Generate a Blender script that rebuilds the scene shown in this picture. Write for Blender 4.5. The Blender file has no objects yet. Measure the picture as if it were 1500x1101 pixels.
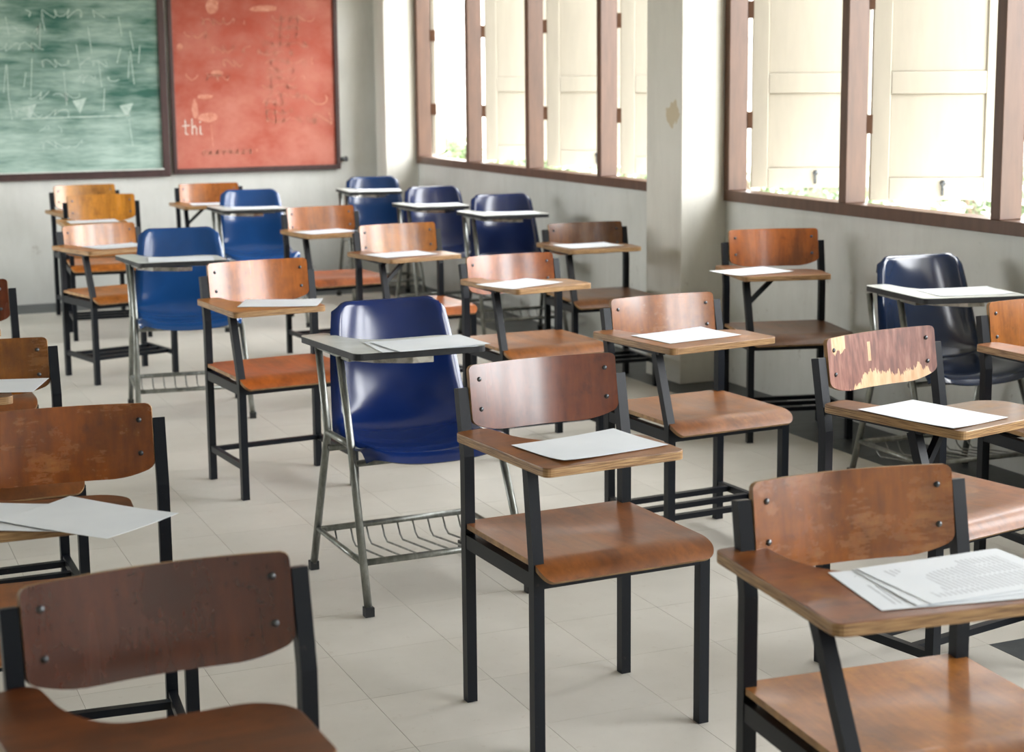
import bpy, bmesh, math, random
from mathutils import Vector, Matrix, noise

sc = bpy.context.scene
COL = sc.collection
R = random.Random(7)

# ------------------------------------------------------------------ camera
F_PX, PITCH, ROLL, YAW, CAM_H = 2396.1, 0.15815, -0.00981, 0.40702, 1.5525
cp, sp, cy_, sy_ = math.cos(PITCH), math.sin(PITCH), math.cos(YAW), math.sin(YAW)
FW = Vector((sy_ * cp, cy_ * cp, -sp)); RT = Vector((cy_, -sy_, 0)); UP = RT.cross(FW)
RT, UP = RT * math.cos(ROLL) + UP * math.sin(ROLL), UP * math.cos(ROLL) - RT * math.sin(ROLL)
cam_d = bpy.data.cameras.new('camera'); cam = bpy.data.objects.new('camera', cam_d); COL.objects.link(cam)
cam.matrix_world = Matrix(((RT.x, UP.x, -FW.x, 0), (RT.y, UP.y, -FW.y, 0), (RT.z, UP.z, -FW.z, CAM_H), (0, 0, 0, 1)))
cam_d.sensor_width = 36; cam_d.lens = F_PX / 1500 * 36
cam_d.shift_y = -50.5 / 1500
cam_d.clip_end = 300
cam_d.dof.use_dof = True; cam_d.dof.focus_distance = 4.3; cam_d.dof.aperture_fstop = 5.0
sc.camera = cam

def project(p):
    q = Vector(p) - Vector((0, 0, CAM_H)); z = q.dot(FW)
    if z < .1: return None
    return 750 + F_PX * q.dot(RT) / z, 500 - F_PX * q.dot(UP) / z, z

# ------------------------------------------------------------------ world, sun, exposure
w = bpy.data.worlds.new('overcast_sky'); sc.world = w; w.use_nodes = True
bg = w.node_tree.nodes['Background']; bg.inputs[0].default_value = (.975, .99, 1.0, 1); bg.inputs[1].default_value = 18.0
sd = bpy.data.lights.new('sun', 'SUN'); sd.energy = 3.0; sd.angle = math.radians(3); sd.color = (1, .94, .82)
sun = bpy.data.objects.new('sun', sd); COL.objects.link(sun)
sun.rotation_euler = Vector((.25, .62, -.75)).to_track_quat('-Z', 'Y').to_euler()
sc.view_settings.view_transform = 'Standard'; sc.view_settings.look = 'None'
sc.view_settings.exposure = 0.0; sc.view_settings.gamma = 1.0; sc.view_settings.use_curve_mapping = False
try:
    sc.cycles.use_denoising = True
    sc.cycles.caustics_reflective = False; sc.cycles.caustics_refractive = False
    sc.cycles.sample_clamp_indirect = 6
    sc.cycles.max_bounces = 10; sc.cycles.diffuse_bounces = 6
except Exception: pass

# room numbers (metres)
XW, YF = 4.33, 12.05            # window wall, chalkboard wall
XL, YB, ZC = -4.3, -2.2, 3.15   # far side wall, wall behind, ceiling
SILL, HEAD = .94, 2.45
LSILL = 1.0
BAY = 1.035

def portal(loc, rot, sx, sy):
    l = bpy.data.lights.new('window_portal', 'AREA'); l.shape = 'RECTANGLE'; l.size = sx; l.size_y = sy
    l.cycles.is_portal = True
    o = bpy.data.objects.new('window_portal', l); COL.objects.link(o); o.location = loc; o.rotation_euler = rot
H2 = math.pi / 2
zmid, zh = (SILL + HEAD) / 2, HEAD - SILL
for y0, y1 in ((7.65, 11.8), (3.1, 7.26), (-1.45, 2.72)):
    portal((XW + .10, (y0 + y1) / 2, zmid), (0, H2, 0), zh, y1 - y0)      # emits towards -X
LWINS = ((7.65, 11.816),)   # the openings of the far side wall, outside the frame
for y0, y1 in LWINS:
    portal((XL - .12, (y0 + y1) / 2, (LSILL + HEAD) / 2), (0, -H2, 0), HEAD - LSILL, y1 - y0)

# ------------------------------------------------------------------ materials
class NT:
    def __init__(s, name):
        s.m = bpy.data.materials.new(name); s.m.use_nodes = True
        s.t = s.m.node_tree; s.b = s.t.nodes['Principled BSDF']
    def n(s, typ, **kw):
        nd = s.t.nodes.new(typ)
        for k, v in kw.items():
            if k.startswith('_'): setattr(nd, k[1:], v)
            else: nd.inputs[k.replace('__', ' ')].default_value = v
        return nd
    def l(s, a, b): s.t.links.new(a, b)
    def math(s, op, a, b=0.5, clamp=False):
        nd = s.t.nodes.new('ShaderNodeMath'); nd.operation = op; nd.use_clamp = clamp
        for i, v in enumerate((a, b)):
            if hasattr(v, 'links'): s.l(v, nd.inputs[i])
            else: nd.inputs[i].default_value = v
        return nd.outputs[0]
    def mix(s, fac, a, b, blend='MIX'):
        nd = s.t.nodes.new('ShaderNodeMix'); nd.data_type = 'RGBA'; nd.blend_type = blend
        for i, v in ((0, fac), (6, a), (7, b)):
            if hasattr(v, 'links'): s.l(v, nd.inputs[i])
            else: nd.inputs[i].default_value = v
        return nd.outputs[2]
    def ramp(s, fac, stops):
        nd = s.t.nodes.new('ShaderNodeValToRGB'); e = nd.color_ramp.elements
        while len(e) < len(stops): e.new(.5)
        for q, (p, c) in zip(e, stops):
            q.position = p; q.color = c if len(c) == 4 else (*c, 1)
        s.l(fac, nd.inputs[0]); return nd.outputs[0]
    def coords(s, scale=(1, 1, 1), rnd=True):
        tc = s.n('ShaderNodeTexCoord'); mp = s.n('ShaderNodeMapping'); mp.inputs['Scale'].default_value = scale
        s.l(tc.outputs['Object'], mp.inputs[0])
        if rnd:
            oi = s.n('ShaderNodeObjectInfo'); cx = s.n('ShaderNodeCombineXYZ')
            v = s.math('MULTIPLY', oi.outputs['Random'], 60.0)
            for i in range(3): s.l(v, cx.inputs[i])
            s.l(cx.outputs[0], mp.inputs['Location'])
        return mp.outputs[0]
    def noise(s, vec, scale, detail=3, rough=.55):
        nd = s.n('ShaderNodeTexNoise', Scale=scale, Detail=detail, Roughness=rough); s.l(vec, nd.inputs['Vector']); return nd.outputs[0]
    def bump(s, h, strength=.2, dist=.002):
        nd = s.n('ShaderNodeBump', Strength=strength, Distance=dist); s.l(h, nd.inputs['Height']); s.l(nd.outputs[0], s.b.inputs['Normal'])
    def set(s, **kw):
        for k, v in kw.items():
            i = s.b.inputs[k.replace('__', ' ')]
            if hasattr(v, 'links'): s.l(v, i)
            else: i.default_value = v
        return s.m

def srgb(r, g, b):
    f = lambda c: (c / 255 / 12.92) if c <= 10.3 else ((c / 255 + .055) / 1.055) ** 2.4
    return (f(r), f(g), f(b), 1)

def wood_mat(name, grain, edge=False, rough=.25, coat=.65):
    k = NT(name); oi = k.n('ShaderNodeObjectInfo')
    v = k.coords(grain)
    g1 = k.noise(v, 1.0, 5, .6); g2 = k.noise(v, .22, 2, .5)
    tone = k.math('ADD', k.math('MULTIPLY', g1, .55), k.math('MULTIPLY', g2, .6))
    f = k.ramp(tone, ((.3, (.50, .46, .44)), (.55, (.95, .95, .95)), (.75, (1.3, 1.32, 1.3))))
    base = k.mix(1.0, k.mix(1.0, oi.outputs['Color'], (.74, .69, .36, 1), 'MULTIPLY'), f, 'MULTIPLY')
    vo = k.coords((1, 1, 1))
    patch = k.noise(vo, 9.0, 5, .7)
    thr = k.math('SUBTRACT', .86, k.math('MULTIPLY', oi.outputs['Alpha'], .42))
    wear = k.math('MULTIPLY', k.math('SUBTRACT', patch, thr), 9.0, True)
    fine = k.ramp(k.noise(k.coords((16, 16, 75)), 1.0, 4, .7), ((.40, (0, 0, 0)), (.62, (1, 1, 1))))
    wear = k.math('MULTIPLY', k.math('MULTIPLY', wear, fine), .62)
    worn = k.mix(.45, k.mix(1.0, oi.outputs['Color'], (1.3, 1.3, 1.0, 1), 'MULTIPLY'), (.38, .23, .08, 1))
    base = k.mix(wear, base, worn)
    dirt = k.ramp(k.noise(vo, 30.0, 4, .75), ((.25, (.4, .36, .33)), (.45, (1, 1, 1))))
    base = k.mix(.55, base, k.mix(1.0, base, dirt, 'MULTIPLY'))
    smudge = k.ramp(k.noise(vo, 6.0, 4, .6), ((.36, (.38, .34, .32)), (.54, (1, 1, 1))))
    base = k.mix(.6, base, k.mix(1.0, base, smudge, 'MULTIPLY'))
    if edge:
        ge = k.n('ShaderNodeNewGeometry'); sx = k.n('ShaderNodeSeparateXYZ'); tc = k.n('ShaderNodeTexCoord')
        k.l(tc.outputs['Normal'], sx.inputs[0])
        side = k.math('LESS_THAN', k.math('ABSOLUTE', sx.outputs[2]), .6)
        wv = k.noise(k.coords((14, 14, 620)), 1.0, 2)
        ply = k.ramp(wv, ((.35, (.10, .05, .02)), (.5, (.36, .21, .09)), (.66, (.55, .36, .17))))
        base = k.mix(k.math('MULTIPLY', side, .8), base, ply)
    k.bump(g1, .12, .001)
    rg = k.math('ADD', k.math('MULTIPLY', g2, .16), rough - .08)
    rg = k.math('ADD', rg, k.math('MULTIPLY', wear, .2))
    return k.set(Base__Color=base, Roughness=rg, Coat__Weight=coat, Coat__Roughness=.14)

M = {}
M['wood_back'] = wood_mat('varnished_plywood_back', (70, 70, 5))
M['wood_seat'] = wood_mat('varnished_plywood_seat', (60, 5, 60), rough=.40, coat=.14)
k = NT('plywood_edge'); M['ply_edge'] = k.set(Base__Color=k.ramp(k.noise(k.coords((9, 9, 9)), 3, 4), ((.3, (.20, .10, .04)), (.7, (.46, .27, .11)))), Roughness=.55)
M['wood_tablet'] = wood_mat('varnished_plywood_tablet', (8, 55, 55), edge=True, rough=.42, coat=.12)

k = NT('peeling_veneer_back'); v = k.coords((60, 60, 6), False)
g1 = k.noise(v, 1.2, 4)
red = k.ramp(g1, ((.3, srgb(88, 50, 42)), (.5, srgb(124, 76, 62)), (.7, srgb(150, 104, 88))))
pale = k.ramp(g1, ((.3, srgb(196, 150, 108)), (.7, srgb(226, 190, 150))))
tc = k.n('ShaderNodeTexCoord'); sx = k.n('ShaderNodeSeparateXYZ'); k.l(tc.outputs['Object'], sx.inputs[0])
jag = k.noise(k.coords((55, 1, 7), False), 1.0, 3, .7)
xr = k.math('ADD', k.math('MULTIPLY', sx.outputs[0], 2.4), .5)
lim = k.ramp(xr, ((0, (.36,) * 3), (.12, (.14,) * 3), (.22, (.14,) * 3), (.42, (.50,) * 3), (.68, (.30,) * 3), (.86, (.46,) * 3), (1, (.2,) * 3)))
zr = k.math('MULTIPLY', k.math('SUBTRACT', sx.outputs[2], .715), 6.2)
low = k.math('LESS_THAN', k.math('SUBTRACT', zr, k.math('MULTIPLY', k.math('SUBTRACT', jag, .5), .55)), k.math('SUBTRACT', lim, .12))
px_ = k.math('LESS_THAN', k.math('ABSOLUTE', k.math('SUBTRACT', xr, .13)), .075)
pz_ = k.math('GREATER_THAN', k.math('ADD', zr, k.math('MULTIPLY', jag, .4)), .93)
px2 = k.math('LESS_THAN', k.math('ABSOLUTE', k.math('SUBTRACT', xr, .44)), .014)
pz2 = k.math('LESS_THAN', k.math('ABSOLUTE', k.math('SUBTRACT', zr, .66)), .16)
msk = k.math('MAXIMUM', low, k.math('MAXIMUM', k.math('MULTIPLY', px_, pz_), k.math('MULTIPLY', px2, pz2)))
M['wood_peel'] = k.set(Base__Color=k.mix(msk, red, pale), Roughness=.5)
k.bump(msk, .5, .0015)

k = NT('black_painted_steel'); v = k.coords((1, 1, 1))
chips = k.ramp(k.noise(v, 55, 4, .7), ((.66, (0, 0, 0)), (.72, (1, 1, 1))))
M['black'] = k.set(Base__Color=k.mix(k.math('MULTIPLY', chips, .5), (.004, .006, .010, 1), (.045, .036, .032, 1)), Roughness=.38, Specular__IOR__Level=.25)
k = NT('worn_grey_steel'); v = k.coords((1, 1, .3))
c = k.ramp(k.noise(v, 30, 4, .7), ((.3, (.16, .165, .15)), (.55, (.27, .28, .26)), (.75, (.40, .41, .39))))
M['steel'] = k.set(Base__Color=c, Metallic=.75, Roughness=.36)
k = NT('bright_chrome'); v = k.coords((1, 1, 1))
M['chrome'] = k.set(Base__Color=k.ramp(k.noise(v, 40, 3), ((.3, (.35, .33, .3)), (.6, (.75, .74, .7)))), Metallic=1.0, Roughness=.2)
k = NT('bolt_steel'); M['bolt'] = k.set(Base__Color=k.ramp(k.noise(k.coords(), 90, 2), ((.3, (.05, .055, .06)), (.7, (.16, .17, .18)))), Metallic=.8, Roughness=.4)
k = NT('glossy_blue_plastic'); oi = k.n('ShaderNodeObjectInfo'); v = k.coords()
sp_ = k.noise(v, 4, 3)
M['blue'] = k.set(Base__Color=k.mix(1.0, oi.outputs['Color'], k.ramp(sp_, ((.3, (.8, .8, .8)), (.7, (1.15, 1.15, 1.15)))), 'MULTIPLY'),
                  Roughness=k.math('ADD', k.math('MULTIPLY', k.noise(v, 14, 3), .10), .10), Specular__IOR__Level=.6)
k.bump(k.noise(v, 5, 1), .15, .01)
k = NT('grey_laminate'); M['laminate'] = k.set(Base__Color=k.ramp(k.noise(k.coords(), 12, 4), ((.3, (.52, .54, .50)), (.7, (.68, .70, .66)))), Roughness=.32)
k = NT('black_rubber'); M['rubber'] = k.set(Base__Color=k.ramp(k.noise(k.coords(), 50, 2), ((.3, (.006, .007, .009)), (.7, (.016, .018, .02)))), Roughness=.6)

def paper_mat(name, lines):
    k = NT(name); v = k.coords((1, 1, 1), False)
    white = k.ramp(k.noise(k.coords(), 7, 2), ((.3, (.70, .745, .79)), (.7, (.76, .80, .84))))
    if lines:
        sx = k.n('ShaderNodeSeparateXYZ'); k.l(v, sx.inputs[0])
        row = k.math('GREATER_THAN', k.math('SINE', k.math('MULTIPLY', sx.outputs[0], 2 * math.pi / .0105)), .3)
        wd = k.math('GREATER_THAN', k.noise(k.coords((8, 120, 1)), 1.0, 1), .36)
        inx = k.math('LESS_THAN', k.math('ABSOLUTE', sx.outputs[0]), .118)
        iny = k.math('LESS_THAN', k.math('ABSOLUTE', k.math('ADD', sx.outputs[1], .004)), .078)
        blk = k.math('GREATER_THAN', k.noise(k.coords((7, 5, 1)), 1.0, 1), .42)
        ink = k.math('MULTIPLY', k.math('MULTIPLY', row, wd), k.math('MULTIPLY', k.math('MULTIPLY', inx, iny), blk))
        white = k.mix(k.math('MULTIPLY', ink, .55), white, (.22, .24, .27, 1))
    return k.set(Base__Color=white, Roughness=.65)
M['paper'] = paper_mat('white_paper', False); M['print'] = paper_mat('printed_paper', True)

def plaster(name, c0, c1, stain=.5):
    k = NT(name); tc = k.n('ShaderNodeTexCoord'); v = tc.outputs['Object']
    base = k.mix(k.ramp(k.noise(v, 1.3, 5, .6), ((.35, (0, 0, 0)), (.65, (1, 1, 1)))), c0, c1)
    st = k.ramp(k.noise(v, 7.5, 6, .72), ((.62, (0, 0, 0)), (.74, (1, 1, 1))))
    sx = k.n('ShaderNodeSeparateXYZ'); k.l(v, sx.inputs[0])
    lowz = k.math('SUBTRACT', 1.25, sx.outputs[2], True)
    base = k.mix(k.math('MULTIPLY', k.math('MULTIPLY', st, lowz), stain), base, (.20, .165, .12, 1))
    mp = k.n('ShaderNodeMapping'); mp.inputs['Scale'].default_value = (3, 3, .7); k.l(v, mp.inputs[0])
    grime = k.ramp(k.noise(mp.outputs[0], 2.0, 5, .65), ((.45, (0, 0, 0)), (.75, (1, 1, 1))))
    base = k.mix(k.math('MULTIPLY', grime, .22), base, (.30, .29, .25, 1))
    k.bump(k.noise(v, 60, 4), .15, .002)
    return k, base
k, b = plaster('cream_plaster_wall', (.58, .595, .56, 1), (.68, .69, .66, 1), .75); M['wall'] = k.set(Base__Color=b, Roughness=.7)
# pillar: the same plaster with one flaked patch
k, b = plaster('cream_plaster_pillar', (.66, .65, .59, 1), (.72, .71, .65, 1), .6)
tc = k.n('ShaderNodeTexCoord'); vd = k.n('ShaderNodeVectorMath', _operation='DISTANCE'); k.l(tc.outputs['Object'], vd.inputs[0]); vd.inputs[1].default_value = (4.07, 7.36, 1.37)
fl = k.math('LESS_THAN', k.math('ADD', vd.outputs['Value'], k.math('MULTIPLY', k.noise(tc.outputs['Object'], 14, 3), .12)), .125)
M['pillar'] = k.set(Base__Color=k.mix(k.math('MULTIPLY', fl, .7), b, (.50, .40, .22, 1)), Roughness=.7)
k, b = plaster('white_ceiling_paint', (.50, .49, .46, 1), (.56, .55, .52, 1), .1); M['ceiling'] = k.set(Base__Color=b, Roughness=.8)

k = NT('beige_floor_tile'); tc = k.n('ShaderNodeTexCoord'); oi = k.n('ShaderNodeObjectInfo')
ge = k.n('ShaderNodeNewGeometry'); v = ge.outputs['Position']
b = k.ramp(k.noise(v, 3.0, 5, .6), ((.3, (.51, .49, .44)), (.7, (.61, .59, .54))))
b = k.mix(.6, b, k.mix(1.0, b, k.ramp(oi.outputs['Random'], ((0, (.93, .93, .92)), (1, (1.05, 1.04, 1.03)))), 'MULTIPLY'))
sc1 = k.ramp(k.noise(v, 22, 5, .75), ((.6, (0, 0, 0)), (.72, (1, 1, 1)))); b = k.mix(k.math('MULTIPLY', sc1, .3), b, (.34, .27, .2, 1))
M['tile'] = k.set(Base__Color=b, Roughness=k.math('ADD', k.math('MULTIPLY', k.noise(v, 6, 4), .25), .33))
k = NT('charcoal_floor_tile'); ge = k.n('ShaderNodeNewGeometry')
M['dark_tile'] = k.set(Base__Color=k.ramp(k.noise(ge.outputs['Position'], 9, 5, .7), ((.3, (.030, .036, .04)), (.7, (.065, .073, .076)))), Roughness=.45)
k = NT('tile_joint_grout'); M['joint'] = k.set(Base__Color=k.ramp(k.noise(k.coords((1, 1, 1), False), 20, 3), ((.3, (.36, .34, .29)), (.7, (.44, .41, .35)))), Roughness=.85)
def painted_wood(name, c, rough=.5, lo=.75, hi=1.2):
    k = NT(name); v = k.coords((25, 25, 4)); g = k.noise(v, 1.0, 4, .6)
    k.bump(g, .2, .001)
    return k.set(Base__Color=k.mix(1.0, c, k.ramp(g, ((.3, (lo,) * 3), (.7, (hi,) * 3))), 'MULTIPLY'), Roughness=rough)
M['frame'] = painted_wood('brown_window_paint', (.105, .050, .028, 1), .42)
M['shutter'] = painted_wood('cream_shutter_paint', (.42, .39, .33, 1), .55, .95, 1.04)
M['board_frame'] = painted_wood('dark_brown_board_frame', (.055, .026, .024, 1), .45)

def chalk(name, dark, lite, stretch, amount):
    k = NT(name); tc = k.n('ShaderNodeTexCoord'); v = tc.outputs['Object']
    mp = k.n('ShaderNodeMapping'); mp.inputs['Scale'].default_value = stretch; k.l(v, mp.inputs[0])
    smear = k.noise(mp.outputs[0], 1.0, 6, .68)
    big = k.noise(v, 2.6, 3, .5)
    sx = k.n('ShaderNodeSeparateXYZ'); k.l(v, sx.inputs[0])
    grad = k.math('MULTIPLY', k.math('SUBTRACT', 2.35, sx.outputs[2]), .16)
    t = k.math('ADD', k.math('ADD', k.math('MULTIPLY', smear, .9), k.math('MULTIPLY', big, .45)), grad)
    f = k.ramp(t, ((.62, (0, 0, 0)), (1.0, (1, 1, 1))))
    return k.set(Base__Color=k.mix(k.math('MULTIPLY', f, amount), dark, lite), Roughness=.5)
M['green_board'] = chalk('green_chalkboard', (.016, .105, .075, 1), (.42, .56, .49, 1), (2.2, 2.2, 13), .95)
M['red_board'] = chalk('red_chalkboard', (.36, .042, .014, 1), (.72, .34, .26, 1), (3.0, 3.0, 4), .46)
k = NT('chalk_white'); M['chalk'] = k.set(Base__Color=k.ramp(k.noise(k.coords((1, 1, 1), False), 30, 3), ((.3, (.62, .50, .42)), (.7, (.8, .75, .68)))), Roughness=.9)
k = NT('faint_green_chalk'); M['chalk_green'] = k.set(Base__Color=k.ramp(k.noise(k.coords((1, 1, 1), False), 30, 3), ((.3, (.33, .46, .40)), (.7, (.55, .66, .60)))), Roughness=.9)
k = NT('faint_red_chalk'); M['chalk_red'] = k.set(Base__Color=k.ramp(k.noise(k.coords((1, 1, 1), False), 30, 3), ((.3, (.50, .16, .10)), (.7, (.70, .34, .25)))), Roughness=.9)
k = NT('leaf_green'); oi = k.n('ShaderNodeObjectInfo')
M['leaf'] = k.set(Base__Color=k.ramp(k.noise(k.coords(), 3.0, 3), ((.3, (.022, .05, .008)), (.7, (.07, .115, .02)))), Roughness=.5)
k = NT('bark'); M['bark'] = k.set(Base__Color=k.ramp(k.noise(k.coords(), 9, 3), ((.3, (.08, .06, .04)), (.7, (.16, .12, .08)))), Roughness=.9)
k = NT('dry_ground'); M['ground'] = k.set(Base__Color=k.ramp(k.noise(k.coords((1, 1, 1), False), .8, 5), ((.3, (.22, .20, .15)), (.7, (.36, .33, .26)))), Roughness=.9)
k = NT('white_rendered_building'); M['building'] = k.set(Base__Color=k.ramp(k.noise(k.coords((1, 1, 1), False), .5, 4), ((.3, (.62, .60, .55)), (.7, (.74, .72, .67)))), Roughness=.8)
k = NT('dull_window_glass'); M['glass'] = k.set(Base__Color=k.ramp(k.noise(k.coords(), 1.0, 2), ((.3, (.22, .22, .21)), (.7, (.34, .34, .32)))), Roughness=.2)

# ------------------------------------------------------------------ mesh helpers
class MB:
    def __init__(s): s.v = []; s.f = []; s.sm = []; s.mi = {}
    def add(s, vs, fs, smooth=False):
        o = len(s.v); s.v += [tuple(q) for q in vs]
        for f in fs: s.f.append(tuple(i + o for i in f)); s.sm.append(smooth)
        return s
    def box(s, x0, x1, y0, y1, z0, z1):
        return s.add([(x, y, z) for x in (x0, x1) for y in (y0, y1) for z in (z0, z1)],
                     [(0, 1, 3, 2), (4, 6, 7, 5), (0, 4, 5, 1), (2, 3, 7, 6), (0, 2, 6, 4), (1, 5, 7, 3)])
    def bar(s, pts, hw, hh=None, n=4, ref=(1, 0, 0), smooth=None):
        """tube along a polyline; n=4 gives a square section with half sizes hw (along ref) and hh"""
        hh = hw if hh is None else hh
        P = [Vector(p) for p in pts]; ref = Vector(ref); rings = []
        for i, p in enumerate(P):
            t = (P[min(i + 1, len(P) - 1)] - P[max(i - 1, 0)]).normalized()
            a = (ref - t * ref.dot(t))
            if a.length < 1e-4: a = Vector((0, 1, 0)) - t * t.y
            a.normalize(); b = t.cross(a)
            if n == 4: ring = [p + a * hw * sx + b * hh * sy for sx, sy in ((1, 1), (-1, 1), (-1, -1), (1, -1))]
            else: ring = [p + a * hw * math.cos(2 * math.pi * j / n) + b * hh * math.sin(2 * math.pi * j / n) for j in range(n)]
            rings.append(ring)
        vs = [q for r in rings for q in r]; fs = []
        for i in range(len(P) - 1):
            for j in range(n): fs.append((i * n + j, i * n + (j + 1) % n, (i + 1) * n + (j + 1) % n, (i + 1) * n + j))
        fs.append(tuple(reversed(range(n)))); fs.append(tuple(range((len(P) - 1) * n, len(P) * n)))
        return s.add(vs, fs, (n > 4) if smooth is None else smooth)
    def prism(s, outline, z0, z1):
        n = len(outline)
        vs = [(x, y, z0) for x, y in outline] + [(x, y, z1) for x, y in outline]
        fs = [tuple(reversed(range(n))), tuple(range(n, 2 * n))] + [(i, (i + 1) % n, n + (i + 1) % n, n + i) for i in range(n)]
        return s.add(vs, fs)
    def sheet(s, fn, nu, nv, th):
        """closed slab from a surface fn(u,v)->Vector (u,v in 0..1), thickness th along -normal"""
        T = [[Vector(fn(i / nu, j / nv)) for j in range(nv + 1)] for i in range(nu + 1)]; B = []
        for i in range(nu + 1):
            row = []
            for j in range(nv + 1):
                du = T[min(i + 1, nu)][j] - T[max(i - 1, 0)][j]; dv = T[i][min(j + 1, nv)] - T[i][max(j - 1, 0)]
                nn = du.cross(dv)
                nn = nn.normalized() if nn.length > 1e-9 else Vector((0, 0, 1))
                row.append(T[i][j] - nn * th)
            B.append(row)
        W_ = nv + 1; N = (nu + 1) * W_
        vs = [q for r in T for q in r] + [q for r in B for q in r]; idx = lambda i, j: i * W_ + j
        fs = []
        for i in range(nu):
            for j in range(nv):
                q = (idx(i, j), idx(i + 1, j), idx(i + 1, j + 1), idx(i, j + 1)); fs.append(q)
                fs.append(tuple(N + a for a in reversed(q)))
        s.add(vs, fs, True); o = len(s.v) - len(vs)
        edge = [idx(i, 0) for i in range(nu)] + [idx(nu, j) for j in range(nv)] + [idx(i, nv) for i in range(nu, 0, -1)] + [idx(0, j) for j in range(nv, 0, -1)]
        for a, b in zip(edge, edge[1:] + edge[:1]):
            s.mi[len(s.f)] = 1; s.f.append((o + b, o + a, o + N + a, o + N + b)); s.sm.append(False)
        return s
    def dome(s, c, nrm, r, h, n=8):
        nrm = Vector(nrm).normalized(); a = nrm.orthogonal().normalized(); b = nrm.cross(a); c = Vector(c)
        vs = []; fs = []
        for k_, (rr, hh) in enumerate(((1, 0), (1, .25), (.75, .75))):
            vs += [c + (a * math.cos(2 * math.pi * j / n) + b * math.sin(2 * math.pi * j / n)) * r * rr + nrm * h * hh for j in range(n)]
        vs.append(c + nrm * h)
        for k_ in range(2):
            for j in range(n): fs.append((k_ * n + j, k_ * n + (j + 1) % n, (k_ + 1) * n + (j + 1) % n, (k_ + 1) * n + j))
        for j in range(n): fs.append((2 * n + j, 2 * n + (j + 1) % n, 3 * n))
        fs.append(tuple(reversed(range(n))))
        return s.add(vs, fs, True)
    def mesh(s, name, mat, edge=None):
        me = bpy.data.meshes.new(name); me.from_pydata(s.v, [], s.f)
        me.polygons.foreach_set('use_smooth', s.sm)
        bm = bmesh.new(); bm.from_mesh(me); bmesh.ops.recalc_face_normals(bm, faces=bm.faces); bm.faces.ensure_lookup_table()
        for i in s.mi:
            for e in bm.faces[i].edges: e.smooth = False
        bm.to_mesh(me); bm.free()
        me.materials.append(mat)
        if edge:
            me.materials.append(edge)
            for i in s.mi: me.polygons[i].material_index = 1
        me.update(); return me
    def build(s, name, mat, parent=None, bevel=0, edge=None):
        o = bpy.data.objects.new(name, s.mesh(name, mat, edge)); COL.objects.link(o); o.parent = parent
        if bevel:
            m = o.modifiers.new('bevel', 'BEVEL'); m.width = bevel; m.segments = 2; m.limit_method = 'ANGLE'; m.angle_limit = math.radians(50)
        return o

def empty(name, loc=(0, 0, 0), rz=0):
    o = bpy.data.objects.new(name, None); COL.objects.link(o); o.location = loc; o.rotation_euler = (0, 0, rz); o.empty_display_size = .1
    return o
def tag(o, label, cat, group=None):
    o['label'] = label; o['category'] = cat
    if group: o['group'] = group
    return o
def struct(o): o['kind'] = 'structure'; return o
def link(name, me, parent=None):
    o = bpy.data.objects.new(name, me); COL.objects.link(o); o.parent = parent; return o

# ------------------------------------------------------------------ room shell
floor = struct(MB().box(XL - .25, XW + .25, YB - .25, YF + .25, -.12, -.004).build('floor', M['joint']))
T = .337; GX, GY = 3.93, 11.55       # tile module and the corner of the beige field
tile_me = MB().box(.0006, T - .0006, .0006, T - .0006, -.006, 0).mesh('tile', M['tile'])
dark_me = MB().box(.0006, T - .0006, .0006, T - .0006, -.006, 0).mesh('dark_tile', M['dark_tile'])
cells = []
for i in range(-1, 25):
    for j in range(-1, 41):
        x0 = GX - (i + 1) * T; y0 = GY - (j + 1) * T; wx = T; wy = T
        if i == -1: x0, wx = GX, XW - GX
        if j == -1: y0, wy = GY, YF - GY
        if x0 + wx < XL + .1 or y0 + wy < YB + .1: continue
        dark = (i == -1) or (j == -1) or (i == 2 and j == 24)
        ps = [project((x, y, 0)) for x in (x0, x0 + wx) for y in (y0, y0 + wy)]
        area = 0
        if all(ps):
            cx = sum(p[0] for p in ps) / 4; cyp = sum(p[1] for p in ps) / 4
            if -60 < cx < 1560 and 100 < cyp < 1180:
                area = (max(p[0] for p in ps) - min(p[0] for p in ps)) * (max(p[1] for p in ps) - min(p[1] for p in ps))
        cells.append((area, x0, y0, wx, wy, dark))
cells.sort(key=lambda c: -c[0])
for area, x0, y0, wx, wy, dark in cells[:300]:
    o = link('floor_tile', dark_me if dark else tile_me, floor); o.location = (x0, y0, 0); o.scale = (wx / T, wy / T, 1)
rest, restd = MB(), MB()
for area, x0, y0, wx, wy, dark in cells[300:]:
    (restd if dark else rest).box(x0 + .001, x0 + wx - .001, y0 + .001, y0 + wy - .001, -.006, 0)
for nm, mb, mt in (('floor_tiles', rest, 'tile'), ('border_tiles', restd, 'dark_tile')):
    o = mb.build(nm, M[mt], floor); o['kind'] = 'stuff'

struct(MB().box(XL - .25, XW + .9, YB - .25, YF + .25, ZC, ZC + .15).build('ceiling', M['ceiling']))
struct(MB().box(XL - .25, XW + .25, YF, YF + .25, 0, ZC).build('wall_front', M['wall']))
struct(MB().box(XL - .25, XW + .25, YB - .25, YB, 0, ZC).build('wall_back', M['wall']))
WINS = ((7.65, 11.816), (3.09, 7.262), (-1.45, 2.72))
def side_wall(name, xa, xb, SILL, WINS):
    m = MB().box(xa, xb, YB, YF, 0, SILL).box(xa, xb, YB, YF, HEAD, ZC)
    ys = [YB] + [q for a, b in sorted(WINS) for q in (a, b)] + [YF]
    for a, b in zip(ys[::2], ys[1::2]): m.box(xa, xb, a, b, SILL, HEAD)
    return struct(m.build(name, M['wall']))
wr = side_wall('wall_right', XW, XW + .10, SILL, WINS); side_wall('wall_left', XL - .22, XL, LSILL, LWINS)
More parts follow.
